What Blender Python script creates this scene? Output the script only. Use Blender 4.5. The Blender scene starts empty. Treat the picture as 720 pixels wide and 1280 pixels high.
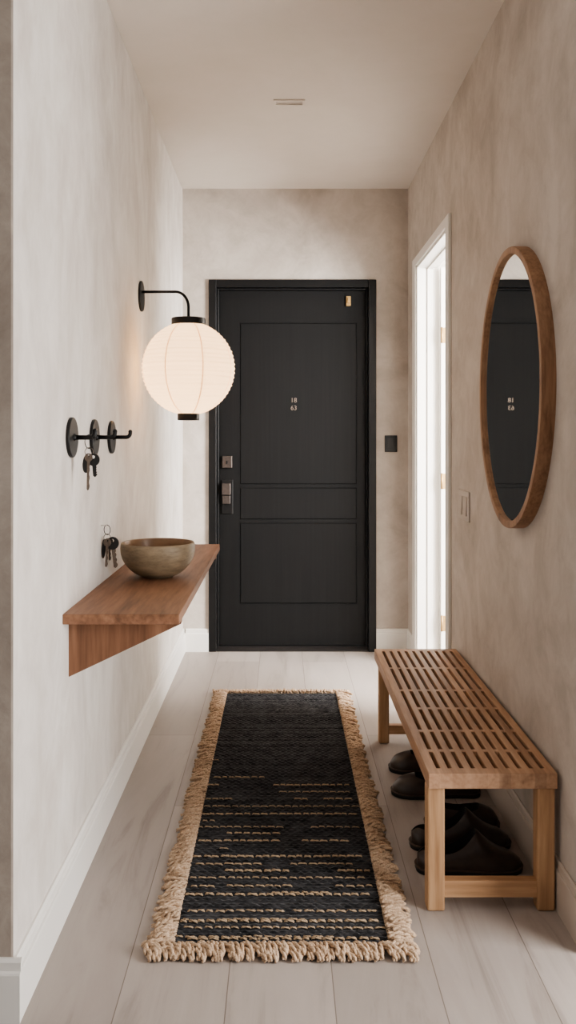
import bpy, bmesh, math, random
from mathutils import Vector, Matrix
random.seed(11)
PI = math.pi
scene = bpy.context.scene
COL = scene.collection

# ------------------------------------------------------------------ dimensions (metres)
XL, XR = -0.575, 0.735          # hallway walls
YB = 5.116                      # back wall
YC = 1.89                       # corner where the left wall starts
ZC = 2.688                      # ceiling
EYE = 1.251

# ------------------------------------------------------------------ node helpers
def new_mat(name):
    m = bpy.data.materials.new(name); m.use_nodes = True
    nt = m.node_tree
    b = nt.nodes.get('Principled BSDF')
    return m, nt, b

def N(nt, typ, **kw):
    n = nt.nodes.new(typ)
    for k, v in kw.items():
        if k in n.inputs: n.inputs[k].default_value = v
        else: setattr(n, k, v)
    return n

def srgb(r, g, b):
    f = lambda c: (c/12.92 if c <= .04045 else ((c+.055)/1.055)**2.4)
    return (f(r/255), f(g/255), f(b/255), 1)

def coords(nt, scale=(1,1,1), loc=(0,0,0), rot=(0,0,0)):
    tc = N(nt, 'ShaderNodeTexCoord')
    mp = N(nt, 'ShaderNodeMapping')
    mp.inputs['Scale'].default_value = scale
    mp.inputs['Location'].default_value = loc
    mp.inputs['Rotation'].default_value = rot
    nt.links.new(tc.outputs['Object'], mp.inputs['Vector'])
    return mp.outputs['Vector']

def ramp(nt, fac, stops):
    r = N(nt, 'ShaderNodeValToRGB')
    e = r.color_ramp.elements
    while len(e) < len(stops): e.new(.5)
    for i, (p, c) in enumerate(stops):
        e[i].position = p; e[i].color = c
    nt.links.new(fac, r.inputs['Fac'])
    return r.outputs['Color']

def bump(nt, b, h, strength, dist=.01):
    n = N(nt, 'ShaderNodeBump', Strength=strength, Distance=dist)
    nt.links.new(h, n.inputs['Height'])
    nt.links.new(n.outputs['Normal'], b.inputs['Normal'])

def plain(name, col, rough=.5, metal=0, noise=0, nscale=40, bumpk=0, spec=.5):
    m, nt, b = new_mat(name)
    b.inputs['Roughness'].default_value = rough
    b.inputs['Metallic'].default_value = metal
    b.inputs['Specular IOR Level'].default_value = spec
    b.inputs['Base Color'].default_value = col
    if noise or bumpk:
        n = N(nt, 'ShaderNodeTexNoise', Scale=nscale, Detail=6.0)
        nt.links.new(coords(nt), n.inputs['Vector'])
        if noise:
            lo = tuple(c*(1-noise) for c in col[:3])+(1,); hi = tuple(min(1, c*(1+noise)) for c in col[:3])+(1,)
            nt.links.new(ramp(nt, n.outputs['Fac'], [(.3, lo), (.7, hi)]), b.inputs['Base Color'])
        if bumpk: bump(nt, b, n.outputs['Fac'], bumpk, .004)
    return m

def plaster(name, c1, c2, streak=(1,1,1), bk=.25):
    m, nt, b = new_mat(name)
    b.inputs['Roughness'].default_value = .85
    b.inputs['Specular IOR Level'].default_value = .15
    v = coords(nt, streak)
    n1 = N(nt, 'ShaderNodeTexNoise', Scale=2.2, Detail=8.0, Roughness=.62, Distortion=1.2)
    n2 = N(nt, 'ShaderNodeTexNoise', Scale=9.0, Detail=9.0, Roughness=.7, Distortion=.6)
    for n in (n1, n2): nt.links.new(v, n.inputs['Vector'])
    mx = N(nt, 'ShaderNodeMix', data_type='FLOAT'); mx.inputs[0].default_value = .4
    nt.links.new(n1.outputs['Fac'], mx.inputs[2]); nt.links.new(n2.outputs['Fac'], mx.inputs[3])
    nt.links.new(ramp(nt, mx.outputs[0], [(.38, c1), (.62, c2)]), b.inputs['Base Color'])
    bump(nt, b, mx.outputs[0], bk, .012)
    return m

def wood(name, dark, mid, light, axis='Y', scale=1.0, rough=.5, blocks=False):
    """grain runs along the named axis"""
    m, nt, b = new_mat(name)
    b.inputs['Roughness'].default_value = rough
    b.inputs['Specular IOR Level'].default_value = .35
    s = {'X': (1.2, 16, 16), 'Y': (16, 1.2, 16), 'Z': (16, 16, 1.2)}[axis]
    v = coords(nt, tuple(c*scale for c in s), (3.1, 1.7, 5.2))
    n1 = N(nt, 'ShaderNodeTexNoise', Scale=1.0, Detail=7.0, Roughness=.6, Distortion=.8)
    nt.links.new(v, n1.inputs['Vector'])
    v2 = coords(nt, tuple(c*scale*6 for c in s))
    n2 = N(nt, 'ShaderNodeTexNoise', Scale=1.0, Detail=4.0)
    nt.links.new(v2, n2.inputs['Vector'])
    mx = N(nt, 'ShaderNodeMix', data_type='FLOAT'); mx.inputs[0].default_value = .35
    nt.links.new(n1.outputs['Fac'], mx.inputs[2]); nt.links.new(n2.outputs['Fac'], mx.inputs[3])
    colr = ramp(nt, mx.outputs[0], [(.32, dark), (.5, mid), (.68, light)])
    if blocks:      # each glued-up lamella has a tone of its own
        sp = N(nt, 'ShaderNodeSeparateXYZ'); nt.links.new(coords(nt, (32.5, 1, 1), (.46, 0, 0)), sp.inputs[0])
        fl = N(nt, 'ShaderNodeMath', operation='FLOOR'); nt.links.new(sp.outputs['X'], fl.inputs[0])
        wn = N(nt, 'ShaderNodeTexWhiteNoise', noise_dimensions='1D'); nt.links.new(fl.outputs[0], wn.inputs['W'])
        tone = ramp(nt, wn.outputs['Value'], [(0, (.74,.71,.69,1)), (.5, (.95,.94,.93,1)), (1, (1.08,1.07,1.05,1))])
        mm = N(nt, 'ShaderNodeMix', data_type='RGBA', blend_type='MULTIPLY'); mm.inputs[0].default_value = .8
        nt.links.new(colr, mm.inputs[6]); nt.links.new(tone, mm.inputs[7]); colr = mm.outputs[2]
    nt.links.new(colr, b.inputs['Base Color'])
    bump(nt, b, mx.outputs[0], .12, .003)
    return m

# ------------------------------------------------------------------ materials
M = {}
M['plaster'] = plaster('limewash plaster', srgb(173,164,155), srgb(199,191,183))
M['plaster_left'] = plaster('limewash plaster left', srgb(197,189,182), srgb(221,216,210), (1,1,.6))  # lighter copy of the wall plaster, the left wall's brightness put into colour
M['plaster_corner_shade'] = plaster('limewash plaster corner shade', srgb(152,141,131), srgb(184,173,163))  # browner return-wall plaster, its shade put into the darker colour
M['ceiling'] = plaster('ceiling paint', srgb(218,211,203), srgb(222,215,208), bk=.03)
M['white'] = plain('white trim paint', srgb(226,223,218), .45, spec=.4)
M['greige'] = plain('greige trim paint', srgb(196,184,173), .5, spec=.3)  # darker grey-beige than the white trim, right baseboard only
M['white_room'] = plain('white room paint', srgb(235,234,230), .7)
M['black_metal'] = plain('black metal', srgb(26,25,25), .42, .3, noise=.15, nscale=60)
M['black_frame'] = plain('black frame paint', srgb(14,14,15), .42, spec=.4)
M['steel'] = plain('worn steel', srgb(118,108,100), .32, 1.0, noise=.2, nscale=120)
M['number'] = plain('brushed number metal', srgb(150,136,124), .45, .4)
M['pewter'] = plain('dark pewter', srgb(86,78,74), .45, .75, noise=.15, nscale=80)
M['pewter_dark'] = plain('darker pewter', srgb(52,49,48), .4, .6)
M['brass'] = plain('brass', srgb(176,146,100), .5, .7)
M['black_plastic'] = plain('black plastic', srgb(20,19,19), .35)
M['switch'] = plain('beige switch plastic', srgb(186,177,168), .5)
M['oak'] = wood('oak along Y', srgb(146,112,88), srgb(178,143,116), srgb(197,164,137), 'Y', blocks=True)
M['oakX'] = wood('oak along X', srgb(148,112,82), srgb(180,142,108), srgb(200,164,130), 'X')
M['oakZ'] = wood('oak along Z', srgb(150,114,84), srgb(182,146,112), srgb(202,168,134), 'Z')
M['walnut'] = wood('walnut along Y', srgb(88,62,47), srgb(132,96,74), srgb(158,120,96), 'Y', .8)
M['walnutZ'] = wood('walnut slanted', srgb(88,61,45), srgb(126,90,68), srgb(150,112,88), 'Z', .8)
M['mirror_wood'] = wood('mirror frame wood', srgb(114,84,62), srgb(150,116,90), srgb(170,136,108), 'Z', 1.2)
M['mirror'] = plain('mirror silver', (.82,.84,.83,1), .015, 1.0)
M['leather'] = plain('dark brown leather', srgb(60,48,42), .33, noise=.25, nscale=25, bumpk=.08)
M['lining'] = plain('shoe lining', srgb(20,16,14), .8)
M['sole'] = plain('black rubber sole', srgb(22,20,19), .55)
M['welt'] = plain('shoe welt', srgb(74,60,52), .6)

def door_material():
    m, nt, b = new_mat('black door paint')
    b.inputs['Roughness'].default_value = .55
    b.inputs['Specular IOR Level'].default_value = .25
    n = N(nt, 'ShaderNodeTexNoise', Scale=1.0, Detail=6.0)
    nt.links.new(coords(nt, (70, 10, 1.5)), n.inputs['Vector'])
    nt.links.new(ramp(nt, n.outputs['Fac'], [(.3, srgb(14,14,15)), (.7, srgb(21,21,21))]), b.inputs['Base Color'])
    bump(nt, b, n.outputs['Fac'], .15, .003)
    return m
M['door'] = door_material()

def floor_material():
    m, nt, b = new_mat('pale oak plank floor')
    b.inputs['Specular IOR Level'].default_value = .4
    tc = N(nt, 'ShaderNodeTexCoord'); sp = N(nt, 'ShaderNodeSeparateXYZ'); cb = N(nt, 'ShaderNodeCombineXYZ')
    nt.links.new(tc.outputs['Object'], sp.inputs[0])
    ax = N(nt, 'ShaderNodeMath', operation='ADD'); ax.inputs[1].default_value = .3625+.24*20
    ay = N(nt, 'ShaderNodeMath', operation='ADD'); ay.inputs[1].default_value = 9.62
    nt.links.new(sp.outputs['X'], ax.inputs[0]); nt.links.new(sp.outputs['Y'], ay.inputs[0])
    nt.links.new(ay.outputs[0], cb.inputs['X']); nt.links.new(ax.outputs[0], cb.inputs['Y'])
    br = N(nt, 'ShaderNodeTexBrick')
    br.offset = .37; br.offset_frequency = 2
    br.inputs['Scale'].default_value = 1.0
    br.inputs['Brick Width'].default_value = 1.9
    br.inputs['Row Height'].default_value = .24
    br.inputs['Mortar Size'].default_value = .0013
    br.inputs['Mortar Smooth'].default_value = .2
    br.inputs['Bias'].default_value = 0
    br.inputs['Color1'].default_value = srgb(163,154,148)
    br.inputs['Color2'].default_value = srgb(178,169,163)
    br.inputs['Mortar'].default_value = srgb(124,114,106)
    nt.links.new(cb.outputs[0], br.inputs['Vector'])
    n = N(nt, 'ShaderNodeTexNoise', Scale=1.0, Detail=8.0, Roughness=.65, Distortion=1.6)
    nt.links.new(coords(nt, (9, 1.1, 1)), n.inputs['Vector'])
    g = ramp(nt, n.outputs['Fac'], [(.28, (.70,.68,.66,1)), (.46, (.94,.93,.92,1)), (.72, (1.03,1.03,1.03,1))])
    mx = N(nt, 'ShaderNodeMix', data_type='RGBA', blend_type='MULTIPLY'); mx.inputs[0].default_value = 1
    nt.links.new(br.outputs['Color'], mx.inputs[6]); nt.links.new(g, mx.inputs[7])
    nt.links.new(mx.outputs[2], b.inputs['Base Color'])
    rr = N(nt, 'ShaderNodeMapRange'); rr.inputs[3].default_value = .38; rr.inputs[4].default_value = .52
    nt.links.new(n.outputs['Fac'], rr.inputs[0]); nt.links.new(rr.outputs[0], b.inputs['Roughness'])
    bump(nt, b, n.outputs['Fac'], .05, .003)
    return m
M['floor'] = floor_material()

def yarn(name, lo, hi, scale=260, bk=.6, vec=(1,1,1)):
    m, nt, b = new_mat(name)
    b.inputs['Roughness'].default_value = .95
    b.inputs['Specular IOR Level'].default_value = .1
    n = N(nt, 'ShaderNodeTexNoise', Scale=scale, Detail=5.0)
    nt.links.new(coords(nt, vec), n.inputs['Vector'])
    n2 = N(nt, 'ShaderNodeTexNoise', Scale=18.0, Detail=3.0)
    nt.links.new(coords(nt), n2.inputs['Vector'])
    mx = N(nt, 'ShaderNodeMix', data_type='FLOAT'); mx.inputs[0].default_value = .3
    nt.links.new(n.outputs['Fac'], mx.inputs[2]); nt.links.new(n2.outputs['Fac'], mx.inputs[3])
    nt.links.new(ramp(nt, mx.outputs[0], [(.35, lo), (.65, hi)]), b.inputs['Base Color'])
    bump(nt, b, n.outputs['Fac'], bk, .004)
    return m
M['jute'] = yarn('jute yarn', srgb(166,140,116), srgb(214,190,165))
M['stitch'] = yarn('jute stitch', srgb(150,130,108), srgb(196,172,144))
M['rug'] = yarn('black woven yarn', srgb(13,13,14), srgb(66,65,67), 1.0, vec=(34, 230, 60))

rb = M['rug'].node_tree.nodes['Principled BSDF']; rb.inputs['Sheen Weight'].default_value = .16; rb.inputs['Sheen Roughness'].default_value = .5

def ceramic():
    m, nt, b = new_mat('matt stoneware glaze')
    b.inputs['Roughness'].default_value = .55
    n = N(nt, 'ShaderNodeTexNoise', Scale=1.0, Detail=8.0, Roughness=.7)
    nt.links.new(coords(nt, (14,14,46)), n.inputs['Vector'])
    nt.links.new(ramp(nt, n.outputs['Fac'], [(.3, srgb(110,96,78)), (.5, srgb(140,124,101)), (.72, srgb(160,143,119))]), b.inputs['Base Color'])
    bump(nt, b, n.outputs['Fac'], .15, .003)
    return m
M['ceramic'] = ceramic()
M['ceramic_in'] = plain('brown glaze inside', srgb(138,110,84), .35, noise=.15, nscale=30)

def paper(name, col, trans, emit):
    m = bpy.data.materials.new(name); m.use_nodes = True
    nt = m.node_tree; nt.nodes.clear()
    out = N(nt, 'ShaderNodeOutputMaterial')
    d = N(nt, 'ShaderNodeBsdfDiffuse', Color=col)
    t = N(nt, 'ShaderNodeBsdfTranslucent', Color=col)
    mx = N(nt, 'ShaderNodeMixShader'); mx.inputs[0].default_value = trans
    nt.links.new(d.outputs[0], mx.inputs[1]); nt.links.new(t.outputs[0], mx.inputs[2])
    e = N(nt, 'ShaderNodeEmission', Color=srgb(255,214,170), Strength=emit)
    a = N(nt, 'ShaderNodeAddShader')
    nt.links.new(mx.outputs[0], a.inputs[0]); nt.links.new(e.outputs[0], a.inputs[1])
    nt.links.new(a.outputs[0], out.inputs['Surface'])
    return m
M['paper'] = paper('lantern paper', srgb(252,238,218), .62, .10)
M['paper_seam'] = paper('lantern paper overlap', srgb(244,216,186), .44, .03)
M['paper_hoop'] = paper('lantern bamboo hoop', srgb(226,188,152), .36, .0)

def emission(name, col, s):
    m = bpy.data.materials.new(name); m.use_nodes = True
    nt = m.node_tree; nt.nodes.clear()
    out = N(nt, 'ShaderNodeOutputMaterial'); e = N(nt, 'ShaderNodeEmission', Color=col, Strength=s)
    nt.links.new(e.outputs[0], out.inputs['Surface'])
    return m
M['bulb'] = emission('lamp bulb glow', srgb(255,214,160), 5)

# ------------------------------------------------------------------ mesh helpers
def box(bm, a, b, mi=0):
    x0,y0,z0 = a; x1,y1,z1 = b
    v = [bm.verts.new(p) for p in ((x0,y0,z0),(x1,y0,z0),(x1,y1,z0),(x0,y1,z0),(x0,y0,z1),(x1,y0,z1),(x1,y1,z1),(x0,y1,z1))]
    for f in ((3,2,1,0),(4,5,6,7),(0,1,5,4),(1,2,6,5),(2,3,7,6),(3,0,4,7)):
        bm.faces.new([v[i] for i in f]).material_index = mi
    return v

def prism(bm, pts, off, mi=0):
    """pts: planar polygon (3-D), extruded by the vector off"""
    off = Vector(off)
    a = [bm.verts.new(p) for p in pts]; b = [bm.verts.new(Vector(p)+off) for p in pts]
    bm.faces.new(a[::-1]).material_index = mi; bm.faces.new(b).material_index = mi
    n = len(pts)
    for i in range(n):
        bm.faces.new((a[i], a[(i+1)%n], b[(i+1)%n], b[i])).material_index = mi

def tube(bm, pts, r, n=8, cap=True, mi=0, closed=False):
    pts = [Vector(p) for p in pts]; rs = r if isinstance(r, (list, tuple)) else [r]*len(pts)
    rings = []; ref = None
    m = len(pts)
    for i, p in enumerate(pts):
        if closed: t = pts[(i+1)%m]-pts[i-1]
        else: t = pts[min(i+1, m-1)]-pts[max(i-1, 0)]
        t.normalize()
        if ref is None:
            ref = Vector((0,0,1)) if abs(t.z) < .9 else Vector((1,0,0))
        u = ref - t*ref.dot(t)
        if u.length < 1e-6: u = t.orthogonal()
        u.normalize(); w = t.cross(u); ref = u
        rings.append([bm.verts.new(p+(u*math.cos(2*PI*k/n)+w*math.sin(2*PI*k/n))*rs[i]) for k in range(n)])
    for i in range(m if closed else m-1):
        a, b = rings[i], rings[(i+1)%m]
        for k in range(n):
            f = bm.faces.new((a[k], a[(k+1)%n], b[(k+1)%n], b[k])); f.smooth = True; f.material_index = mi
    if cap and not closed:
        bm.faces.new(rings[0][::-1]).material_index = mi; bm.faces.new(rings[-1]).material_index = mi

def lathe(bm, prof, c=(0,0,0), n=48, axis='Z', mi=0, smooth=True):
    """prof: list of (radius, height); radius 0 closes with a point"""
    c = Vector(c)
    def P(r, h, a):
        x, y = r*math.cos(a), r*math.sin(a)
        if axis == 'Z': return c+Vector((x, y, h))
        if axis == 'X': return c+Vector((h, x, y))
        return c+Vector((x, -h, y))          # 'Y': height grows towards -Y
    rings = []
    for r, h in prof:
        if r < 1e-7: rings.append([bm.verts.new(P(0, h, 0))])
        else: rings.append([bm.verts.new(P(r, h, 2*PI*k/n)) for k in range(n)])
    for a, b in zip(rings, rings[1:]):
        for k in range(n):
            k2 = (k+1)%n
            if len(a) == 1 and len(b) == 1: continue
            if len(a) == 1: f = bm.faces.new((a[0], b[k2], b[k]))
            elif len(b) == 1: f = bm.faces.new((a[k], a[k2], b[0]))
            else: f = bm.faces.new((a[k], a[k2], b[k2], b[k]))
            f.smooth = smooth; f.material_index = mi

def ring_pts(c, r, rz=0, tilt=0, n=24):
    """circle whose plane is vertical; rz turns it about Z, tilt leans it"""
    mt = Matrix.Translation(c) @ Matrix.Rotation(rz, 4, 'Z') @ Matrix.Rotation(tilt, 4, 'X')
    return [mt @ Vector((r*math.cos(2*PI*k/n), 0, r*math.sin(2*PI*k/n))) for k in range(n)]

ORG = {}
def thing(name, label, cat, loc=(0,0,0), group=None, kind=None):
    o = bpy.data.objects.new(name, None); COL.objects.link(o)
    o.location = loc; o.empty_display_size = .05
    o['label'] = label; o['category'] = cat
    if group: o['group'] = group
    if kind: o['kind'] = kind
    ORG[o.name] = Vector(loc)
    return o

def obj(name, bm, mats, parent=None, bevel=0, seg=2, loc=(0,0,0), smooth=False, label=None, sub=0, kind=None):
    """bm is in world coordinates; the mesh is stored relative to its parent (or to loc)"""
    base = ORG[parent.name] if parent else Vector(loc)
    bmesh.ops.recalc_face_normals(bm, faces=bm.faces)
    bmesh.ops.translate(bm, verts=bm.verts, vec=-base)
    me = bpy.data.meshes.new(name); bm.to_mesh(me); bm.free()
    if smooth: me.shade_smooth()
    for m in (mats if isinstance(mats, (list, tuple)) else [mats]): me.materials.append(m)
    o = bpy.data.objects.new(name, me); COL.objects.link(o)
    if parent: o.parent = parent
    else: o.location = base
    ORG[o.name] = base
    if bevel:
        b = o.modifiers.new('bevel', 'BEVEL'); b.width = bevel; b.segments = seg; b.limit_method = 'ANGLE'; b.angle_limit = .7
    if sub:
        s = o.modifiers.new('sub', 'SUBSURF'); s.levels = sub; s.render_levels = sub
    if label: o['label'] = label
    if kind: o['kind'] = kind
    return o

def tag(o, label, cat, group=None, kind=None):
    o['label'] = label; o['category'] = cat
    if group: o['group'] = group
    if kind: o['kind'] = kind
    return o
def struct(o, label, cat): return tag(o, label, cat, kind='structure')
B = bmesh.new

def copy_tree(o, parent=None):
    c = o.copy(); COL.objects.link(c)
    if parent: c.parent = parent
    for ch in [x for x in bpy.data.objects if x.parent == o]: copy_tree(ch, c)
    return c

# ------------------------------------------------------------------ ROOM SHELL
DY0, DY1, DZ = 3.88, 4.76, 2.172          # side doorway in the right wall
WT = .105                                 # thickness of the right wall
RX0, RX1, RY0, RY1 = XR+WT, 3.2, 2.5, 5.3 # the bright side room

bm = B(); box(bm, (-3.0, -1.6, -.06), (3.2, 5.4, 0))
struct(obj('floor', bm, M['floor']), 'pale grey oak plank floor running down the hallway', 'floor')
bm = B(); box(bm, (-3.0, -1.6, ZC), (3.2, 5.4, ZC+.06))
struct(obj('ceiling', bm, M['ceiling']), 'plain pale beige painted ceiling over the hallway', 'ceiling')

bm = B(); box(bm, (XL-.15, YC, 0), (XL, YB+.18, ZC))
for f in bm.faces:                       # end face gets the return wall's plaster colour, darkened for shade
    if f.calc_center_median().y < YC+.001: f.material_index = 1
struct(obj('wall_left', bm, [M['plaster_left'], M['plaster_corner_shade']], bevel=.006), 'bright limewashed left wall with wooden shelf and hooks', 'wall')
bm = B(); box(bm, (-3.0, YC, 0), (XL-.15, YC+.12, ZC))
struct(obj('wall_front', bm, M['plaster_corner_shade']), 'sliver of plaster wall turning the corner at the far left edge', 'wall')
bm = B()
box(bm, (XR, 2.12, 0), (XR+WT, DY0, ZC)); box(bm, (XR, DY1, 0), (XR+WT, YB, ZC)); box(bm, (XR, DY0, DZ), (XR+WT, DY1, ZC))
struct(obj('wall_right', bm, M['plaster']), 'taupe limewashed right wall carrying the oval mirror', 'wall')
FX0, FX1, FZ = -.423, .549, 2.158         # outer edge of the black door frame
bm = B()
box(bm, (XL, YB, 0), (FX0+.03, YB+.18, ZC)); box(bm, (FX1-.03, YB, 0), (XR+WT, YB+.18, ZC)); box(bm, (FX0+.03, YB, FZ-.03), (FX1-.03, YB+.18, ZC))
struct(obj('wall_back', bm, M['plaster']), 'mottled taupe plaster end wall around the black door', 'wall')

# side room seen through the doorway
bm = B()
box(bm, (RX0, RY1, 0), (RX1, RY1+.1, ZC)); box(bm, (RX1-.1, RY0, 0), (RX1, RY1, ZC)); box(bm, (RX0, RY0-.1, 0), (RX1, RY0, ZC))
struct(obj('wall_side', bm, M['white_room']), 'bright white walls of the side room beyond the doorway', 'wall')

def baseboard(name, a, b, out, label, h=.132, t=.018, mat='white'):
    """runs from a to b on the floor; out is the unit direction into the room"""
    bm = B(); a = Vector((*a, 0)); b = Vector((*b, 0)); o = Vector((*out, 0))
    z = Vector((0, 0, 1))
    prof = [(0,0), (t,0), (t,h-.03), (t*.9,h-.026), (t*.62,h-.024), (t*.62,h-.006), (t*.3,h), (0,h)]
    prism(bm, [a+o*x+z*y for x, y in prof], b-a)
    return struct(obj(name, bm, M[mat]), label, 'baseboard')
baseboard('baseboard_left', (XL, YC), (XL, YB), (1, 0), 'white baseboard along the foot of the left wall')
baseboard('baseboard_front', (-3, YC), (XL+.018, YC), (0, -1), 'white baseboard end at the lower left corner of the photo')
baseboard('baseboard_back', (XL+.018, YB), (FX0, YB), (0, -1), 'short white baseboard left of the black door')
baseboard('baseboard_back_right', (FX1, YB), (XR, YB), (0, -1), 'short white baseboard right of the black door')
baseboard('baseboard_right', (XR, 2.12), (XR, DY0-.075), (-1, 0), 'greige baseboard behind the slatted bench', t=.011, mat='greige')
baseboard('baseboard_right_far', (XR, DY1+.105), (XR, YB-.018), (-1, 0), 'tiny white baseboard between doorway and back corner', t=.011)

# side doorway: casing, jamb
bm = B()
cw = .07; ct = .014
def casing(bm, x0, x1):
    box(bm, (x0, DY0-cw, 0), (x1, DY0, DZ+.045)); box(bm, (x0, DY1, 0), (x1, DY1+cw+.03, DZ+.045)); box(bm, (x0, DY0, DZ), (x1, DY1, DZ+.045))
casing(bm, XR-ct, XR); casing(bm, XR+WT, XR+WT+ct)
struct(obj('trim_1', bm, M['white'], bevel=.003), 'white casing around the side doorway on the right wall', 'door casing')
bm = B()
box(bm, (XR-.004, DY0-.001, 0), (XR+WT+.004, DY0+.014, DZ)); box(bm, (XR-.004, DY1-.014, 0), (XR+WT+.004, DY1+.001, DZ))
box(bm, (XR-.004, DY0, DZ-.014), (XR+WT+.004, DY1, DZ+.001))
# stops
box(bm, (XR+.050, DY1-.022, 0), (XR+.078, DY1-.014, DZ-.014)); box(bm, (XR+.050, DY0+.014, 0), (XR+.078, DY0+.022, DZ-.014)); box(bm, (XR+.050, DY0+.014, DZ-.022), (XR+.078, DY1-.014, DZ-.014))
struct(obj('trim_2', bm, M['white'], bevel=.002), 'white jamb lining inside the side doorway', 'door jamb')

# open white side door, folded back into the side room
LX0, LY1 = XR+WT+.012, DY1-.018
d2 = thing('door_2', 'white side door standing open beyond the doorway with brass hinges', 'door', (LX0, LY1, 0), kind='structure')
bm = B(); box(bm, (LX0, LY1-.036, .008), (LX0+.82, LY1, DZ-.02))
obj('door_leaf', bm, M['white'], d2, bevel=.002)
for z in (1.79, 1.01, .25):
    bm = B(); tube(bm, [(LX0+.004, LY1-.041, z-.042), (LX0+.004, LY1-.041, z+.042)], .006, 10)
    box(bm, (LX0+.004, LY1-.0385, z-.042), (LX0+.024, LY1-.0355, z+.04))
    obj('hinge', bm, M['brass'], d2, label='brass hinge')

# ------------------------------------------------------------------ BLACK ENTRANCE DOOR
bm = B()
fw = .045
for (a, b) in (((FX0, YB-.018, 0), (FX0+fw, YB+.15, FZ)), ((FX1-fw, YB-.018, 0), (FX1, YB+.15, FZ)), ((FX0+fw, YB-.018, FZ-fw), (FX1-fw, YB+.15, FZ))): box(bm, a, b)
# inner stop step
box(bm, (FX0+fw, YB+.012, 0), (FX0+fw+.012, YB+.15, FZ-fw)); box(bm, (FX1-fw-.012, YB+.012, 0), (FX1-fw, YB+.15, FZ-fw)); box(bm, (FX0+fw+.012, YB+.012, FZ-fw-.012), (FX1-fw-.012, YB+.15, FZ-fw))
struct(obj('trim_3', bm, M['black_frame'], bevel=.003), 'black painted frame around the entrance door', 'door frame')
bm = B(); prism(bm, [(FX0+fw, YB-.012, 0), (FX0+fw, YB-.012, .008), (FX0+fw, YB+.01, .024), (FX0+fw, YB+.15, .024), (FX0+fw, YB+.15, 0)], (FX1-FX0-2*fw, 0, 0))
struct(obj('trim_4', bm, M['pewter_dark'], bevel=.001), 'dark metal threshold under the black door', 'door threshold')

LXa, LXb, LZ0, LZ1 = FX0+fw+.014, FX1-fw-.014, .03, FZ-fw-.014
DF = YB+.03                                # face of the leaf
d1 = thing('door_1', 'black panelled entrance door at the end of the hallway', 'door', ((LXa+LXb)/2, DF, 0), kind='structure')
def leaf():
    bm = B()
    px = [LXa, -.247, .442, LXb]; pz = [LZ0, .268, .746, .760, .952, .966, 1.916, LZ1]
    V = {}
    def v(x, z):
        k = (round(x, 5), round(z, 5))
        if k not in V: V[k] = bm.verts.new((x, DF, z))
        return V[k]
    panels = []
    for i in range(3):
        for j in range(7):
            f = bm.faces.new((v(px[i], pz[j]), v(px[i+1], pz[j]), v(px[i+1], pz[j+1]), v(px[i], pz[j+1])))
            if i == 1 and j in (1, 3, 5): panels.append(f)
    # groove round each panel, then the panel face comes back up
    r = bmesh.ops.inset_individual(bm, faces=panels, thickness=.005, depth=0)
    for f in panels:
        for w in f.verts: w.co.y += .0045
    bmesh.ops.inset_individual(bm, faces=panels, thickness=.006, depth=0)
    bmesh.ops.inset_individual(bm, faces=panels, thickness=.006, depth=0)
    for f in panels:
        for w in f.verts: w.co.y -= .0035
    edge = [e for e in bm.edges if e.is_boundary]
    ex = bmesh.ops.extrude_edge_only(bm, edges=edge)
    for w in [g for g in ex['geom'] if isinstance(g, bmesh.types.BMVert)]: w.co.y += .045
    return bm
obj('door_leaf', leaf(), M['door'], d1)
# deadbolt
def rbox(name, a, b, mat, parent, bev=.003, label=None):
    bm = B(); box(bm, a, b); return obj(name, bm, mat, parent, bevel=bev, label=label)
c = lambda px: (px-352)/215.0
cz = lambda py: EYE-(py-545)/215.0
db = rbox('deadbolt', (c(277.5), DF-.022, cz(585)), (c(290), DF, cz(570)), M['pewter'], d1, .004, 'square pewter deadbolt')
bm = B(); box(bm, (c(282.5), DF-.028, cz(580)), (c(284.5), DF-.022, cz(576))); obj('keyhole', bm, M['black_plastic'], db)
hp = rbox('handle_plate', (c(276.5), DF-.008, cz(643)), (c(291), DF, cz(600)), M['black_metal'], d1, .003, 'tall black handle plate')
rbox('handle_grip', (c(277.5), DF-.045, cz(618.5)), (c(288.5), DF-.008, cz(604)), M['pewter'], hp, .004, 'pewter upper grip')
rbox('handle_lock', (c(278), DF-.038, cz(630)), (c(288), DF-.008, cz(619.5)), M['pewter'], hp, .004, 'pewter lower lock block')
# brass latch high on the door
bm = B(); box(bm, (c(433), DF-.016, cz(382)), (c(438.7), DF, cz(369.5))); box(bm, (c(434.5), DF-.024, cz(378)), (c(437.2), DF-.016, cz(372)))
obj('brass_latch', bm, M['brass'], d1, bevel=.0015, label='small brass latch near the top corner')
# number: two rows of small metal characters
def text_mesh(name, s, size, x, z, mat, parent):
    cu = bpy.data.curves.new('t', 'FONT'); cu.body = s; cu.size = size; cu.extrude = .002; cu.align_x = 'CENTER'; cu.align_y = 'CENTER'
    t = bpy.data.objects.new('t', cu); COL.objects.link(t)
    bpy.context.view_layer.update()
    me = bpy.data.meshes.new_from_object(t.evaluated_get(bpy.context.evaluated_depsgraph_get()))
    bpy.data.objects.remove(t)
    bm = B(); bm.from_mesh(me); bpy.data.meshes.remove(me)
    bmesh.ops.transform(bm, verts=bm.verts, matrix=Matrix.Translation((x, DF-.004, z)) @ Matrix.Rotation(PI/2, 4, 'X'))
    return obj(name, bm, mat, parent)
text_mesh('house_number', '18', .038, c(367.3), cz(500.3), M['number'], d1)
text_mesh('house_number', '63', .038, c(367.3), cz(510), M['number'], d1)

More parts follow.
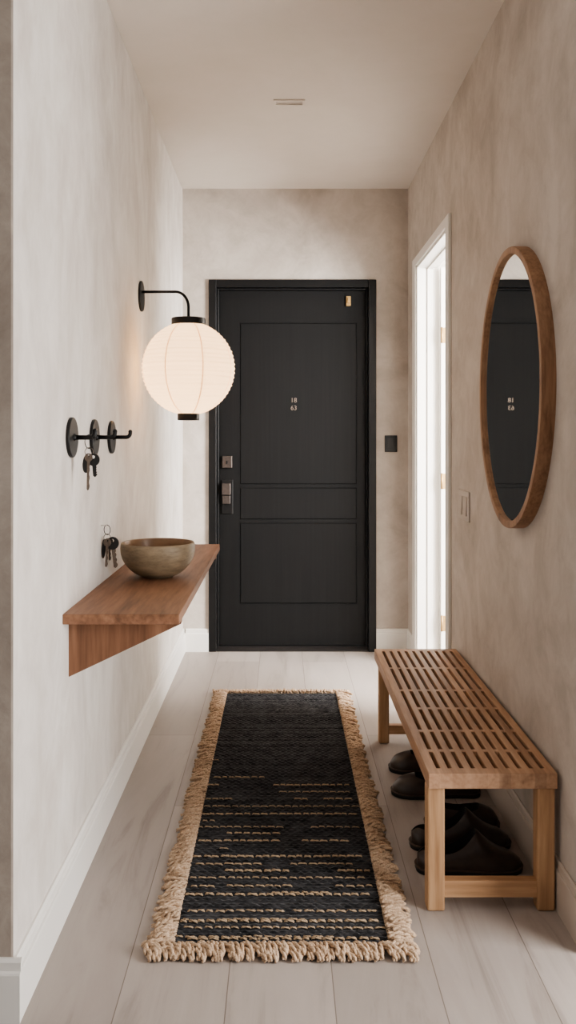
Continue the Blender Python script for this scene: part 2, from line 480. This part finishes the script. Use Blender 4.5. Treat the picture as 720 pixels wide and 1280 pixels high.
# ------------------------------------------------------------------ SWITCHES
s = thing('wall_switch', 'black rectangular switch on the end wall right of the door', 'switch', (c(488.5), YB, cz(564.5)))
rbox('cover_plate', (c(480.8), YB-.008, cz(565)), (c(496.3), YB, cz(544.2)), M['black_plastic'], s, .002)
rbox('rocker', (c(483.5), YB-.012, cz(562)), (c(493.6), YB-.008, cz(547.5)), M['black_plastic'], s, .002)
Y0, Y1, Z0, Z1 = 3.43, 3.66, .914, 1.032
s = thing('light_switch', 'beige two-gang light switch on the right wall beside the doorway', 'switch', (XR, (Y0+Y1)/2, Z0))
rbox('cover_plate', (XR-.007, Y0, Z0), (XR, Y1-.03, Z1), M['switch'], s, .002)
for k in range(2):
    y = Y0+.026+k*.085
    bm = B(); prism(bm, [(XR-.007, y, Z0+.022), (XR-.013, y, Z0+.022), (XR-.009, y, Z1-.022), (XR-.007, y, Z1-.022)], (0, .06, 0))
    obj('rocker', bm, M['switch'], s)

# ceiling vent
s = thing('ceiling_vent', 'thin pale slot vent set flush in the ceiling', 'vent', (.035, 3.78, ZC))
bm = B()
box(bm, (-.034, 3.755, ZC-.006), (.100, 3.767, ZC)); box(bm, (-.034, 3.803, ZC-.006), (.100, 3.815, ZC))
box(bm, (-.034, 3.767, ZC-.006), (-.024, 3.803, ZC)); box(bm, (.090, 3.767, ZC-.006), (.100, 3.803, ZC))
obj('vent_frame', bm, M['ceiling'], s)
bm = B(); box(bm, (-.024, 3.767, ZC-.002), (.090, 3.803, ZC)); obj('vent_slot', bm, M['switch'], s)

# ------------------------------------------------------------------ WALL SHELF
SX = -.268; SY0, SY1 = 2.308, 3.81; SZ = .783; ST = .027
sh = thing('wall_shelf', 'floating walnut shelf on the left wall with triangular bracket', 'shelf', (XL, (SY0+SY1)/2, SZ-ST))
bm = B(); box(bm, (XL, SY0, SZ-ST), (SX, SY1, SZ)); obj('shelf_board', bm, M['walnut'], sh, bevel=.0025)
for y in (2.375, 3.62):
    bm = B(); prism(bm, [(XL, y, SZ-ST), (SX-.003, y, SZ-ST), (SX-.003, y, SZ-ST-.012), (XL, y, .600)], (0, .03, 0)); obj('bracket', bm, M['walnutZ'], sh, bevel=.0015)

# bowl
BX, BY = -.412, 2.93
bw = thing('stoneware_bowl', 'round brown stoneware bowl standing on the walnut shelf', 'bowl', (BX, BY, SZ))
R = .1235; H = .112
prof = [(0, .004), (.040, .004), (.042, 0), (.050, 0), (.056, .006)]
for k in range(1, 19):
    t = k/18; a = t*PI*.56
    prof.append((.056+(R-.056)*math.sin(min(a, PI/2))**.9 - (0 if a < PI/2 else (1-math.sin(a))*.12), .006+(H-.006)*(t**1.35)))
r_top = prof[-1][0]
prof += [(r_top-.002, H+.003), (r_top-.007, H+.002)]
bm = B(); lathe(bm, prof, (BX, BY, SZ), 72)
obj('bowl_body', bm, M['ceramic'], bw)
inn = [(r_top-.007, H+.002), (r_top-.010, H-.008)]
for k in range(1, 14):
    t = k/13; inn.append(((r_top-.010)*math.cos(t*PI/2)**.75 if t < 1 else 0, H-.008-(H-.022)*math.sin(t*PI/2)))
bm = B(); lathe(bm, inn, (BX, BY, SZ), 72)
obj('bowl_inside', bm, M['ceramic_in'], bw, label='darker brown glazed inside')

# ------------------------------------------------------------------ WALL HOOKS
def make_hook(x, y, z, label):
    h = thing('wall_hook', label, 'hook', (x, y, z), 'black round wall hooks')
    bm = B(); lathe(bm, [(0, 0), (.054, 0), (.055, .002), (.055, .008), (.053, .010), (0, .010)], (x, y, z), 48, 'X', smooth=False)
    obj('back_plate', bm, M['black_metal'], h, bevel=.001)
    L = .067
    pts = [(x+.010, y, z), (x+L-.014, y, z)]
    for k in range(1, 7):
        a = k/6*PI/2; pts.append((x+L-.014+.014*math.sin(a), y, z+.014*(1-math.cos(a))))
    pts.append((x+L, y, z+.016))
    bm = B(); lathe(bm, [(.0105, .008), (.0085, .014), (.0055, .018)], (x, y, z), 20, 'X')
    tube(bm, pts, .0064, 12)
    lathe(bm, [(0, .0075), (.005, .0055), (.0072, 0), (.005, -.005), (0, -.0055)], (x+L, y, z+.018), 16)
    obj('peg', bm, M['black_metal'], h)
    return h
HZ = 1.247
hook = make_hook(XL, 2.396, HZ, 'black disc wall hook nearest the corner with keys hanging on it')
for y, lab in ((2.685, 'middle black disc wall hook, empty, between two others'), (2.956, 'empty black disc wall hook nearest the paper lantern')):
    k = copy_tree(hook); k.location = (XL, y, HZ); k['label'] = lab

# ------------------------------------------------------------------ KEY BUNCHES
def key_mesh(bm, top, L, bow_r, ang, lean, thick=.0022, bow_mi=0, blade_mi=0, bow_thick=None, yaw=0.0):
    """flat key hanging from its bow: local x across, z down"""
    mt = Matrix.Translation(top) @ Matrix.Rotation(yaw, 4, 'Z') @ Matrix.Rotation(lean, 4, 'X') @ Matrix.Rotation(ang, 4, 'Y')
    bt = bow_thick or thick
    # bow: annulus
    n = 20; hole = bow_r*.28; cz_ = -bow_r*.75
    def ann(y): 
        o = [bm.verts.new(mt @ Vector((bow_r*math.cos(2*PI*k/n), y, cz_+bow_r*1.05*math.sin(2*PI*k/n)))) for k in range(n)]
        i = [bm.verts.new(mt @ Vector((hole*math.cos(2*PI*k/n), y, cz_+bow_r*.45+hole*math.sin(2*PI*k/n)))) for k in range(n)]
        return o, i
    o1, i1 = ann(-bt/2); o2, i2 = ann(bt/2)
    for k in range(n):
        q = (k+1)%n
        for f in ((o1[k], o1[q], i1[q], i1[k]), (o2[q], o2[k], i2[k], i2[q]), (o1[q], o1[k], o2[k], o2[q]), (i1[k], i1[q], i2[q], i2[k])):
            bm.faces.new(f).material_index = bow_mi
    # blade with teeth
    w = bow_r*.34; z0 = cz_-bow_r*.95; z1 = -L
    pts = [(-w, z0), (-w, z1+.004), (-w*.3, z1), (w*.4, z1+.002)]
    m = 6
    for k in range(m):
        z = z1+.004+(z0-.012-z1)*k/m
        pts += [(w*(1.0 if k % 2 else .62), z), (w*(.62 if k % 2 else 1.0), z+(z0-.012-z1)/m*.5)]
    pts += [(w, z0-.008), (w, z0)]
    prism(bm, [mt @ Vector((p[0], -thick/2, p[1])) for p in pts], (mt.to_3x3() @ Vector((0, thick, 0))), blade_mi)

def fob_mesh(bm, top, w, h, t, ang, yaw=0):
    mt = Matrix.Translation(top) @ Matrix.Rotation(yaw, 4, 'Z') @ Matrix.Rotation(ang, 4, 'Y')
    n = 24; rows = []
    for (s, y) in ((.7, -t/2), (.95, -t*.3), (1, 0), (.95, t*.3), (.7, t/2)):
        rows.append([bm.verts.new(mt @ Vector((w/2*s*math.copysign(abs(math.cos(2*PI*k/n))**.8, math.cos(2*PI*k/n)), y, -h/2+h/2*s*math.sin(2*PI*k/n)))) for k in range(n)])
    for a, b in zip(rows, rows[1:]):
        for k in range(n):
            f = bm.faces.new((a[k], a[(k+1)%n], b[(k+1)%n], b[k])); f.smooth = True
    bm.faces.new(rows[0][::-1]); bm.faces.new(rows[-1])

# bunch on the first hook
kx, ky = XL+.050, 2.396
k1 = thing('key_bunch', 'bunch of keys with black fob hanging from the nearest wall hook', 'keys', (kx, ky, 1.08), 'key bunches on the left wall')
kr = .0185; kzc = HZ+.0064+.0009-kr
bm = B(); tube(bm, ring_pts((kx, ky, kzc), kr, -.75), .0011, 8, closed=True); obj('key_ring', bm, M['black_metal'], k1)
z2 = kzc-kr-.0095
bm = B(); tube(bm, ring_pts((kx+.001, ky, z2), .0115, .35), .0010, 8, closed=True); obj('split_ring', bm, M['steel'], k1)
zt = z2-.010
bm = B(); fob_mesh(bm, (kx-.006, ky+.006, zt+.002), .021, .050, .010, .07); obj('key_fob', bm, M['black_plastic'], k1)
bm = B(); key_mesh(bm, Vector((kx+.012, ky+.001, zt+.001)), .060, .0165, -.10, 0, bow_thick=.006); obj('key', bm, M['black_plastic'], k1, label='black-headed key')
bm = B(); key_mesh(bm, Vector((kx+.001, ky-.007, zt+.003)), .098, .011, .02, .03); obj('key', bm, M['steel'], k1, label='long steel key')

# bunch above the shelf, on a small nail
nx, ny, nz = XL+.020, 2.80, .966
bm = B(); tube(bm, [(XL, ny, nz), (XL+.0225, ny, nz+.001)], .0010, 8) 
tag(obj('nail', bm, M['plaster_left'], loc=(XL, ny, nz)), 'tiny pale painted nail in the left wall holding the lower keys', 'nail')
k2 = thing('key_bunch', 'lower bunch of keys hanging on the wall just above the shelf', 'keys', (nx, ny, .82), 'key bunches on the left wall')
r2 = .0155; zc = nz+.0019-r2
bm = B(); tube(bm, ring_pts((nx, ny, zc), r2, -.7), .0011, 8, closed=True); obj('key_ring', bm, M['black_metal'], k2)
z2 = zc-r2-.0085
bm = B(); tube(bm, ring_pts((nx, ny, z2), .0105, .4), .0010, 8, closed=True); obj('split_ring', bm, M['steel'], k2)
zt = z2-.008
bm = B(); fob_mesh(bm, (nx-.0105, ny+.006, zt+.002), .013, .062, .009, .06, .25); obj('key_fob', bm, M['black_plastic'], k2)
bm = B(); key_mesh(bm, Vector((nx+.002, ny-.006, zt+.002)), .088, .0125, .04, 0); obj('key', bm, M['steel'], k2, label='left steel key')
bm = B(); key_mesh(bm, Vector((nx+.016, ny+.000, zt+.004)), .094, .0195, -.13, 0, bow_thick=.006, bow_mi=1); obj('key', bm, [M['steel'], M['black_plastic']], k2, label='steel key with a round black head')
bm = B(); key_mesh(bm, Vector((nx+.005, ny+.014, zt+.002)), .070, .011, -.02, 0); obj('key', bm, M['steel'], k2, label='short steel key behind')

# ------------------------------------------------------------------ LANTERN SCONCE
CX, CY, CZ, RL = -.367, 3.47, 1.517, .184
PY = 3.585; AZ = 1.838
sc = thing('lantern_sconce', 'glowing round paper lantern on a black curved wall arm', 'lamp', (XL, PY, AZ))
bm = B(); lathe(bm, [(0, 0), (.061, 0), (.062, .002), (.062, .006), (.060, .009), (0, .009)], (XL, PY, AZ-.018), 40, 'X', smooth=False)
obj('wall_plate', bm, M['black_metal'], sc, bevel=.001)
a0 = Vector((XL+.006, PY, AZ)); top = Vector((CX, CY, AZ-.018))
d = (top-a0); L = d.length; d.normalize(); br = .062
pts = [a0, a0+d*(L-br)*.5, a0+d*(L-br)]
for k in range(1, 9):
    a = k/8*PI/2; pts.append(a0+d*(L-br+br*math.sin(a))+Vector((0, 0, -br*(1-math.cos(a)))))
pts.append(Vector((CX, CY, CZ+RL*.96)))
bm = B(); tube(bm, pts, .0055, 12); obj('arm', bm, M['black_metal'], sc)
capz = CZ+RL*.945
bm = B(); lathe(bm, [(0, .024), (.066, .024), (.067, .022), (.067, 0), (.062, -.004), (.0, -.004)], (CX, CY, capz), 48, smooth=False)
obj('top_cap', bm, M['black_metal'], sc, bevel=.001)
botz = CZ-RL*.97
bm = B(); lathe(bm, [(0, .004), (.042, .004), (.043, .0), (.043, -.024), (.041, -.026), (0, -.026)], (CX, CY, botz), 40, smooth=False)
obj('bottom_cap', bm, M['black_metal'], sc, bevel=.001)
bm = B()
nr = 27; prof = []
a_lo, a_hi = math.asin(-.968), math.asin(.94)
sub = 6
for k in range(nr*sub+1):
    a = a_lo+(a_hi-a_lo)*k/(nr*sub)
    rr = RL*(1-.020*abs(math.sin(PI*k/sub))**.8)
    jig = .0006*math.sin(k*1.7)
    prof.append((rr*math.cos(a)*1.0+jig, RL*math.sin(a)))
lathe(bm, prof, (CX, CY, CZ), 96)
bm.faces.ensure_lookup_table()
for f in bm.faces:                        # the thin bamboo hoops show through the paper
    if (f.index//96) % sub == 0: f.material_index = 2
# paper overlaps: eight meridian strips
for s_ in range(8):
    th = 2*PI*s_/8-math.radians(112)
    prev = None
    for k in range(0, nr*sub+1, 2):
        a = a_lo+(a_hi-a_lo)*k/(nr*sub); rr = RL*1.004
        row = []
        for dth in (-.012, .012):
            w = dth/max(.2, math.cos(a))
            row.append(bm.verts.new((CX+rr*math.cos(a)*math.cos(th+w*1.0), CY+rr*math.cos(a)*math.sin(th+w), CZ+rr*math.sin(a))))
        if prev:
            f = bm.faces.new((prev[0], prev[1], row[1], row[0])); f.material_index = 1; f.smooth = True
        prev = row
obj('paper_shade', bm, [M['paper'], M['paper_seam'], M['paper_hoop']], sc, label='ribbed cream paper globe')
bm = B(); lathe(bm, [(0, -.045), (.02, -.04), (.03, -.02), (.03, 0), (.018, .03), (.013, .05), (.013, .075), (0, .075)], (CX, CY, CZ), 24)
obj('bulb', bm, M['bulb'], sc)

# ------------------------------------------------------------------ MIRROR
MY, MZ = 2.724, 1.399; RYm, RZm = .371, .432; MT = .040; FWm = .022
mr = thing('wall_mirror', 'oval mirror in a deep brown wooden frame on the right wall', 'mirror', (XR, MY, MZ-RZm))
def ell(bm, specs, n=96):
    """specs: list of (inset from outer edge, distance from the wall) -> closed ring profile"""
    rows = []
    for ins, dx in specs:
        rows.append([bm.verts.new((XR-dx, MY+(RYm-ins)*math.cos(2*PI*k/n), MZ+(RZm-ins)*math.sin(2*PI*k/n))) for k in range(n)])
    return rows
bm = B()
rows = ell(bm, [(0, 0), (0, MT-.004), (.001, MT-.001), (.004, MT), (FWm-.004, MT), (FWm-.001, MT-.001), (FWm, MT-.004), (FWm, 0)])
n = 96
for i in range(len(rows)):
    a, b = rows[i], rows[(i+1) % len(rows)]
    for k in range(n): bm.faces.new((a[k], a[(k+1)%n], b[(k+1)%n], b[k]))
fr = obj('mirror_frame', bm, M['mirror_wood'], mr)
for p in fr.data.polygons: p.use_smooth = True
fr.modifiers.new('es', 'EDGE_SPLIT').split_angle = .6
bm = B(); rows = ell(bm, [(FWm-.001, .029)]); bm.faces.new(rows[0])
obj('mirror_glass', bm, M['mirror'], mr, label='silvered glass reflecting the black door')

# ------------------------------------------------------------------ BENCH
bx0, bx1, by0, by1, bz, bt = .384, .722, 2.30, 3.647, .369, .041
bn = thing('slatted_bench', 'low oak bench with slotted top along the right wall', 'bench', ((bx0+bx1)/2, (by0+by1)/2, 0))
def bench_top():
    bm = B()
    xs = [bx0]; sw = .0105
    centers = [.4165+k*.0308 for k in range(10)]
    for c_ in centers: xs += [c_-sw/2, c_+sw/2]
    xs.append(bx1)
    bars = [3.345, 3.055, 2.852, 2.636, 2.470]
    ys = [by0, by0+.038]
    for b_ in sorted(bars): ys += [b_-.010, b_+.010]
    ys += [by1-.038, by1]
    nx, ny_ = len(xs)-1, len(ys)-1
    def solid(i, j):
        if i < 0 or j < 0 or i >= nx or j >= ny_: return False
        if i % 2 == 1 and j % 2 == 1: return False
        if i == 1 and j == 6: return False      # one long slot spans two bays
        return True
    V = {}
    def v(i, j, t):
        if (i, j, t) not in V: V[(i, j, t)] = bm.verts.new((xs[i], ys[j], bz if t else bz-bt))
        return V[(i, j, t)]
    for i in range(nx):
        for j in range(ny_):
            if not solid(i, j): continue
            bm.faces.new((v(i,j,1), v(i+1,j,1), v(i+1,j+1,1), v(i,j+1,1)))
            bm.faces.new((v(i,j,0), v(i,j+1,0), v(i+1,j+1,0), v(i+1,j,0)))
            for (di, dj, e) in ((-1,0,((i,j),(i,j+1))), (1,0,((i+1,j+1),(i+1,j))), (0,-1,((i+1,j),(i,j))), (0,1,((i,j+1),(i+1,j+1)))):
                if not solid(i+di, j+dj):
                    (p, q) = e
                    bm.faces.new((v(*p,1), v(*q,1), v(*q,0), v(*p,0)))
    return bm
obj('seat', bench_top(), M['oak'], bn, bevel=.0022, label='slotted oak seat')
lw = .047
for (x0, y0) in ((bx0-.001, by0+.014), (bx1-lw-.002, by0+.014), (bx0+.012, by1-.062-.008), (bx1-lw-.002, by1-.062-.008)):
    bm = B(); w = lw if y0 < 3 else .042
    box(bm, (x0, y0, 0), (x0+w, y0+w, bz-bt)); obj('leg', bm, M['oakZ'], bn, bevel=.006, seg=3)
for y0, z0, z1 in ((by0+.020, .034, .078), (by1-.064, .036, .072)):
    bm = B(); box(bm, (bx0+.03, y0, z0), (bx1-.03, y0+.03, z1)); obj('stretcher', bm, M['oakX'], bn, bevel=.002)

# ------------------------------------------------------------------ SHOES
def lerp(t, tab):
    """smooth curve through a table (Catmull-Rom with uneven knots)"""
    t = min(max(t, tab[0][0]), tab[-1][0])
    for i in range(len(tab)-1):
        (a, va), (b, vb) = tab[i], tab[i+1]
        if t <= b:
            def slope(k):
                k0, k1 = max(k-1, 0), min(k+1, len(tab)-1)
                return (tab[k1][1]-tab[k0][1])/(tab[k1][0]-tab[k0][0])
            w = b-a; u = (t-a)/w; m0, m1 = slope(i)*w, slope(i+1)*w
            return (2*u**3-3*u*u+1)*va+(u**3-2*u*u+u)*m0+(-2*u**3+3*u*u)*vb+(u**3-u*u)*m1

def make_shoe(name, label, cx, cy, L, W, rot, mule=True, group='dark leather shoes under the bench'):
    """toe points along local +x; rot turns it about Z. cx, cy: middle of the shoe"""
    root = thing(name, label, 'shoe', (cx, cy, 0), group)
    mt = Matrix.Translation((cx, cy, 0)) @ Matrix.Rotation(rot, 4, 'Z')
    half = [(0, .0), (.02, .42), (.07, .66), (.16, .76), (.3, .74), (.45, .78), (.62, .95), (.74, 1.0), (.85, .93), (.93, .74), (.975, .47), (1, .0)]
    def hw(s): # half width, elliptical at the ends
        if s < .1: return W/2*.74*math.sqrt(max(0, 1-((.1-s)/.1)**2))
        if s > .78: return W/2*math.sqrt(max(0, 1-((s-.78)/.22)**2))
        return W/2*lerp(s, [(.1, .74), (.35, .76), (.62, .98), (.78, 1.0)])
    if mule:   # T: height of the full last, F: how far up its side the rim is cut
        T = [(0, .046), (.05, .058), (.12, .064), (.3, .072), (.42, .088), (.5, .104), (.56, .114), (.60, .106), (.66, .089), (.74, .070), (.83, .056), (.92, .046), (1, .028)]
        F = [(0, .93), (.06, .86), (.12, .66), (.2, .55), (.32, .50), (.42, .55), (.5, .67), (.56, .82), (1, .82)]
        s_open = .555
    else:
        T = [(0, .088), (.15, .086), (.35, .078), (.5, .073), (.64, .072), (.74, .070), (.84, .063), (.93, .052), (1, .028)]
        F = [(0, .62), (.15, .56), (.35, .52), (.55, .55), (.68, .64), (.745, .80), (1, .80)]
        s_open = .735
    sole_h = .014
    ns = 44
    bm = B(); rows = []
    S = [.5-.5*math.cos(PI*k/ns) for k in range(ns+1)]
    S = sorted(set([max(.004, min(.996, s)) for s in S]+[s_open-.003, s_open+.003]))
    nout, ninn = 9, 13
    for s in S:
        h = hw(s)*.97; x = (s-.5)*L; row = []
        tz = lerp(s, T); fc = lerp(s, F)
        p = 1.0 if s < .5 else .82
        def arch(a):   # a: 0 at the outer foot, 1 at the top of the last
            q = a*PI/2
            return h*1.03*abs(math.cos(q))**p, sole_h+(tz-sole_h)*abs(math.sin(q))**.95
        ol = [arch(fc*k/(nout-1)) for k in range(nout)]
        ry_, rz = ol[-1]
        row += [(-y, z) for y, z in ol]
        for k in range(1, ninn-1):
            t = k/(ninn-1)*2-1
            if s < s_open:
                e = abs(t)**5
                row.append((math.copysign(ry_*(.97-.0*e)*abs(t)**.5, t) if abs(t) > .02 else 0, .020+(rz-.020)*e))
            else:
                y, z = arch(fc+(1-fc)*(1-abs(t)))
                row.append((math.copysign(y, t) if abs(t) > .001 else 0, z))
        row += [(y, z) for y, z in reversed(ol)]
        rows.append([bm.verts.new(mt @ Vector((x, y, z))) for y, z in row])
    n = len(rows[0])
    for i in range(len(rows)-1):
        for k in range(n-1):
            f = bm.faces.new((rows[i][k], rows[i][k+1], rows[i+1][k+1], rows[i+1][k])); f.smooth = True
            inner = nout-1 <= k < nout+ninn-2
            f.material_index = 1 if (S[i] < s_open and inner) else 0
    bm.faces.new(rows[0]); bm.faces.new(rows[-1][::-1])
    up = obj('upper', bm, [M['leather'], M['lining']], root)
    up.modifiers.new('es', 'EDGE_SPLIT').split_angle = 1.0
    # sole and welt
    def outline(k_, z):
        pts = []
        for s in S: pts.append(((s-.5)*L*k_, -hw(s)*k_-.002, z))
        for s in reversed(S): pts.append(((s-.5)*L*k_, hw(s)*k_+.002, z))
        return pts
    bm = B(); prism(bm, [mt @ Vector(p) for p in outline(1.035, 0)], (0, 0, .0125)); obj('sole', bm, M['sole'], root, bevel=.003)
    bm = B(); prism(bm, [mt @ Vector(p) for p in outline(1.045, .0125)], (0, 0, .0035)); obj('welt', bm, M['welt'], root)
    return root
make_shoe('mule_shoe', 'dark leather mule nearest the front bench legs, toe to the wall', .541, 2.545, .300, .104, .02)
make_shoe('mule_shoe', 'second dark leather mule, behind the nearest one, toe to the wall', .545, 2.690, .300, .100, .03)
make_shoe('mule_shoe', 'dark shoe mostly hidden behind the two mules, only its toe showing', .578, 2.825, .232, .092, -.04, mule=False)
make_shoe('loafer', 'dark brown loafer in the middle of the bench, toe towards the rug', .538, 3.078, .300, .106, PI-.02, mule=False)
make_shoe('loafer', 'farthest dark brown loafer under the bench, toe towards the rug', .552, 3.300, .292, .104, PI+.02, mule=False)

# ------------------------------------------------------------------ RUG
rx0, rx1, ry0, ry1 = -.266, .266, 2.138, 4.240
rg = thing('runner_rug', 'black woven runner rug with chunky tan jute fringe on the floor', 'rug', (0, (ry0+ry1)/2, 0))
def rug_field():
    pitch = .0145; rowsn = int((ry1-ry0)/pitch); nx_ = 88; per = 4
    verts, faces = [], []
    off = [random.uniform(0, PI) for _ in range(rowsn+1)]
    amp = [random.uniform(.7, 1.25) for _ in range(rowsn+1)]
    ny_ = rowsn*per
    for j in range(ny_+1):
        row = j//per; u = (j % per)/per
        y = ry0+(ry1-ry0)*j/ny_
        for i in range(nx_+1):
            x = rx0+(rx1-rx0)*i/nx_
            k = .5+.5*math.sin(i*1.57+row*PI+off[row]*.3)
            z = .0065+.0085*amp[row]*math.sin(u*PI)**.8*(.45+.55*k)*random.uniform(.82, 1.1)
            verts.append((x, y+random.uniform(-.0006, .0006), z))
    for j in range(ny_):
        for i in range(nx_):
            a = j*(nx_+1)+i; faces.append((a, a+1, a+nx_+2, a+nx_+1))
    bm = B(); vs = [bm.verts.new(p) for p in verts]
    for f in faces: bm.faces.new([vs[i] for i in f]).smooth = True
    # underside / edges
    box(bm, (rx0, ry0, .0005), (rx1, ry1, .0085))
    return bm
obj('woven_field', rug_field(), M['rug'], rg)
# jute stitches showing in rows
bm = B()
rowsY = [2.166, 2.174, 2.215, 2.245, 2.252, 2.292, 2.335, 2.376, 2.383, 2.42, 2.465, 2.505, 2.545, 2.59, 2.64, 2.69, 2.74, 2.785, 2.83, 2.88, 2.94, 3.00, 3.06, 3.12, 3.19, 3.27, 3.36, 3.47, 3.60]
for j, y in enumerate(rowsY):
    cover = [.9, .3, .75, .98, .5, .8, .6, .9, .4, .65, .8, .45, .7, .85, .4, .7, .55][j % 17]*(1 if y < 3.1 else .7)
    thin = [.0026, .0019, .0019, .0028, .0019, .0024, .0018, .0026][j % 8]*(1 if y < 2.6 else .85)
    x = rx0+random.uniform(0, .02); on = random.random() < cover
    while x < rx1-.03:
        l = random.uniform(.014, .026)
        if random.random() < .2: on = random.random() < cover
        if on:
            yy = y+random.uniform(-.002, .002); sl = random.uniform(.001, .004)
            for q in (0, 1):
                pp = []
                for m_ in range(7):
                    t = m_/6; a = t*PI*1.6+q*PI
                    pp.append((x+l*1.12*t, yy+sl*(.5-t)+thin*.55*math.cos(a), .0150+thin*.5*math.sin(a)-(.003 if m_ in (0, 6) else 0)))
                tube(bm, pp, [thin*.5, thin*.8, thin*.85, thin*.9, thin*.85, thin*.8, thin*.5], 5)
        x += l+random.uniform(.002, .009)
obj('jute_stitching', bm, M['stitch'], rg, label='broken rows of tan stitches', kind='stuff')

def ply(bm, pts, r, turns, ph):
    """two-ply twisted yarn along a smooth path through pts"""
    pts = [Vector(p) for p in pts]; m = 9; path = []
    for k in range(m):
        t = k/(m-1)*(len(pts)-1); i = min(int(t), len(pts)-2); u = t-i
        p0 = pts[max(i-1, 0)]; p1 = pts[i]; p2 = pts[i+1]; p3 = pts[min(i+2, len(pts)-1)]
        path.append(.5*((2*p1)+(p2-p0)*u+(2*p0-5*p1+4*p2-p3)*u*u+(3*p1-p0-3*p2+p3)*u**3))
    for q in (0, 1):
        out = []; rs = []
        for k in range(m):
            t = (path[min(k+1, m-1)]-path[max(k-1, 0)]).normalized()
            u = t.cross(Vector((0, 0, 1))).normalized(); w = u.cross(t)
            a = ph+q*PI+turns*2*PI*k/(m-1)
            f = .55 if k in (0, m-1) else 1
            out.append(path[k]+(u*math.cos(a)+w*math.sin(a))*r*.52); rs.append(r*.66*f)
        tube(bm, out, rs, 6)

def fringe(side):
    bm = B(); U = random.uniform
    if side in ('left', 'right'):
        sgn = -1 if side == 'left' else 1
        x0 = rx0 if side == 'left' else rx1
        for layer in (0, 1):
            y = ry0-.02
            while y < ry1+.025:
                l = U(.052, .072) if layer == 0 else U(.026, .06); dy = U(-.020, .010); r = U(.0046, .0066)
                z = (.0075 if layer == 0 else .0150)+U(0, .004)
                xs = x0-sgn*.004 if layer == 0 or random.random() < .6 else x0+sgn*U(.0, .02)
                ply(bm, [(xs, y, z+.002), (xs+sgn*l*.33, y+dy*.2+U(-.003, .003), z+.004), (xs+sgn*l*.7, y+dy*.6, z+.002), (xs+sgn*l, y+dy, max(.0062, z-.005))], r, U(1.0, 1.8), U(0, 6))
                y += U(.0085, .0125) if layer == 0 else U(.011, .021)
    else:
        sgn = -1 if side == 'front' else 1
        y0 = ry0 if side == 'front' else ry1
        for layer in (0, 1):
            x = rx0-.060
            while x < rx1+.048:
                l = U(.044, .056) if layer == 0 else U(.026, .042); dx = U(-.006, .026); r = U(.0055, .0075)
                z = (.0080 if layer == 0 else .0145)+U(0, .004)
                ply(bm, [(x-dx*.4, y0+sgn*.001, z+.002), (x, y0+sgn*l*.25, z+.004), (x+dx*.6, y0+sgn*l*.68, z+.003), (x+dx*.7, y0+sgn*l, max(.0072, z-.007))], r, U(.9, 1.6), U(0, 6))
                x += U(.0085, .0120) if layer == 0 else U(.0095, .0150)
    return bm
for s_ in ('left', 'right', 'front', 'back'):
    obj('fringe', fringe(s_), M['jute'], rg, kind='stuff', label='chunky tan jute fringe')

# ------------------------------------------------------------------ LIGHT
def area(name, loc, target, sx, sy, power, col, spread=PI):
    l = bpy.data.lights.new(name, 'AREA'); l.shape = 'RECTANGLE'; l.size = sx; l.size_y = sy; l.energy = power; l.color = col; l.spread = spread
    o = bpy.data.objects.new(name, l); COL.objects.link(o); o.location = loc
    o.rotation_euler = (Vector(target)-Vector(loc)).to_track_quat('-Z', 'Y').to_euler()
    return o
area('side_room_daylight', (2.3, 3.25, 1.6), (.3, 4.55, .9), 1.3, 1.6, 230, (1.0, .99, .975))
area('front_window_daylight', (2.1, 1.3, .95), (-.5, 3.0, .8), 1.2, 1.3, 70, (1.0, .985, .97))
l = bpy.data.lights.new('lantern_bulb_light', 'POINT'); l.energy = 4.4; l.color = (1.0, .78, .56); l.shadow_soft_size = .05
o = bpy.data.objects.new('lantern_bulb_light', l); COL.objects.link(o); o.location = (CX, CY, CZ-.01)

w = bpy.data.worlds.new('World'); scene.world = w; w.use_nodes = True
bg = w.node_tree.nodes['Background']; bg.inputs['Color'].default_value = (1.0, .965, .93, 1); bg.inputs['Strength'].default_value = .24

# ------------------------------------------------------------------ CAMERA
cam = bpy.data.cameras.new('camera'); co = bpy.data.objects.new('camera', cam); COL.objects.link(co)
co.location = (0, 0, EYE); co.rotation_euler = (PI/2, 0, 0)
cam.sensor_fit = 'AUTO'; cam.sensor_width = 36; cam.lens = 1100/1280*36
cam.shift_x = 8/1280; cam.shift_y = -95/1280; cam.clip_start = .05
scene.camera = co

vs = scene.view_settings
vs.view_transform = 'AgX'; vs.look = 'AgX - Medium High Contrast'; vs.exposure = .5; vs.gamma = 1
scene.cycles.max_bounces = 10; scene.cycles.diffuse_bounces = 6
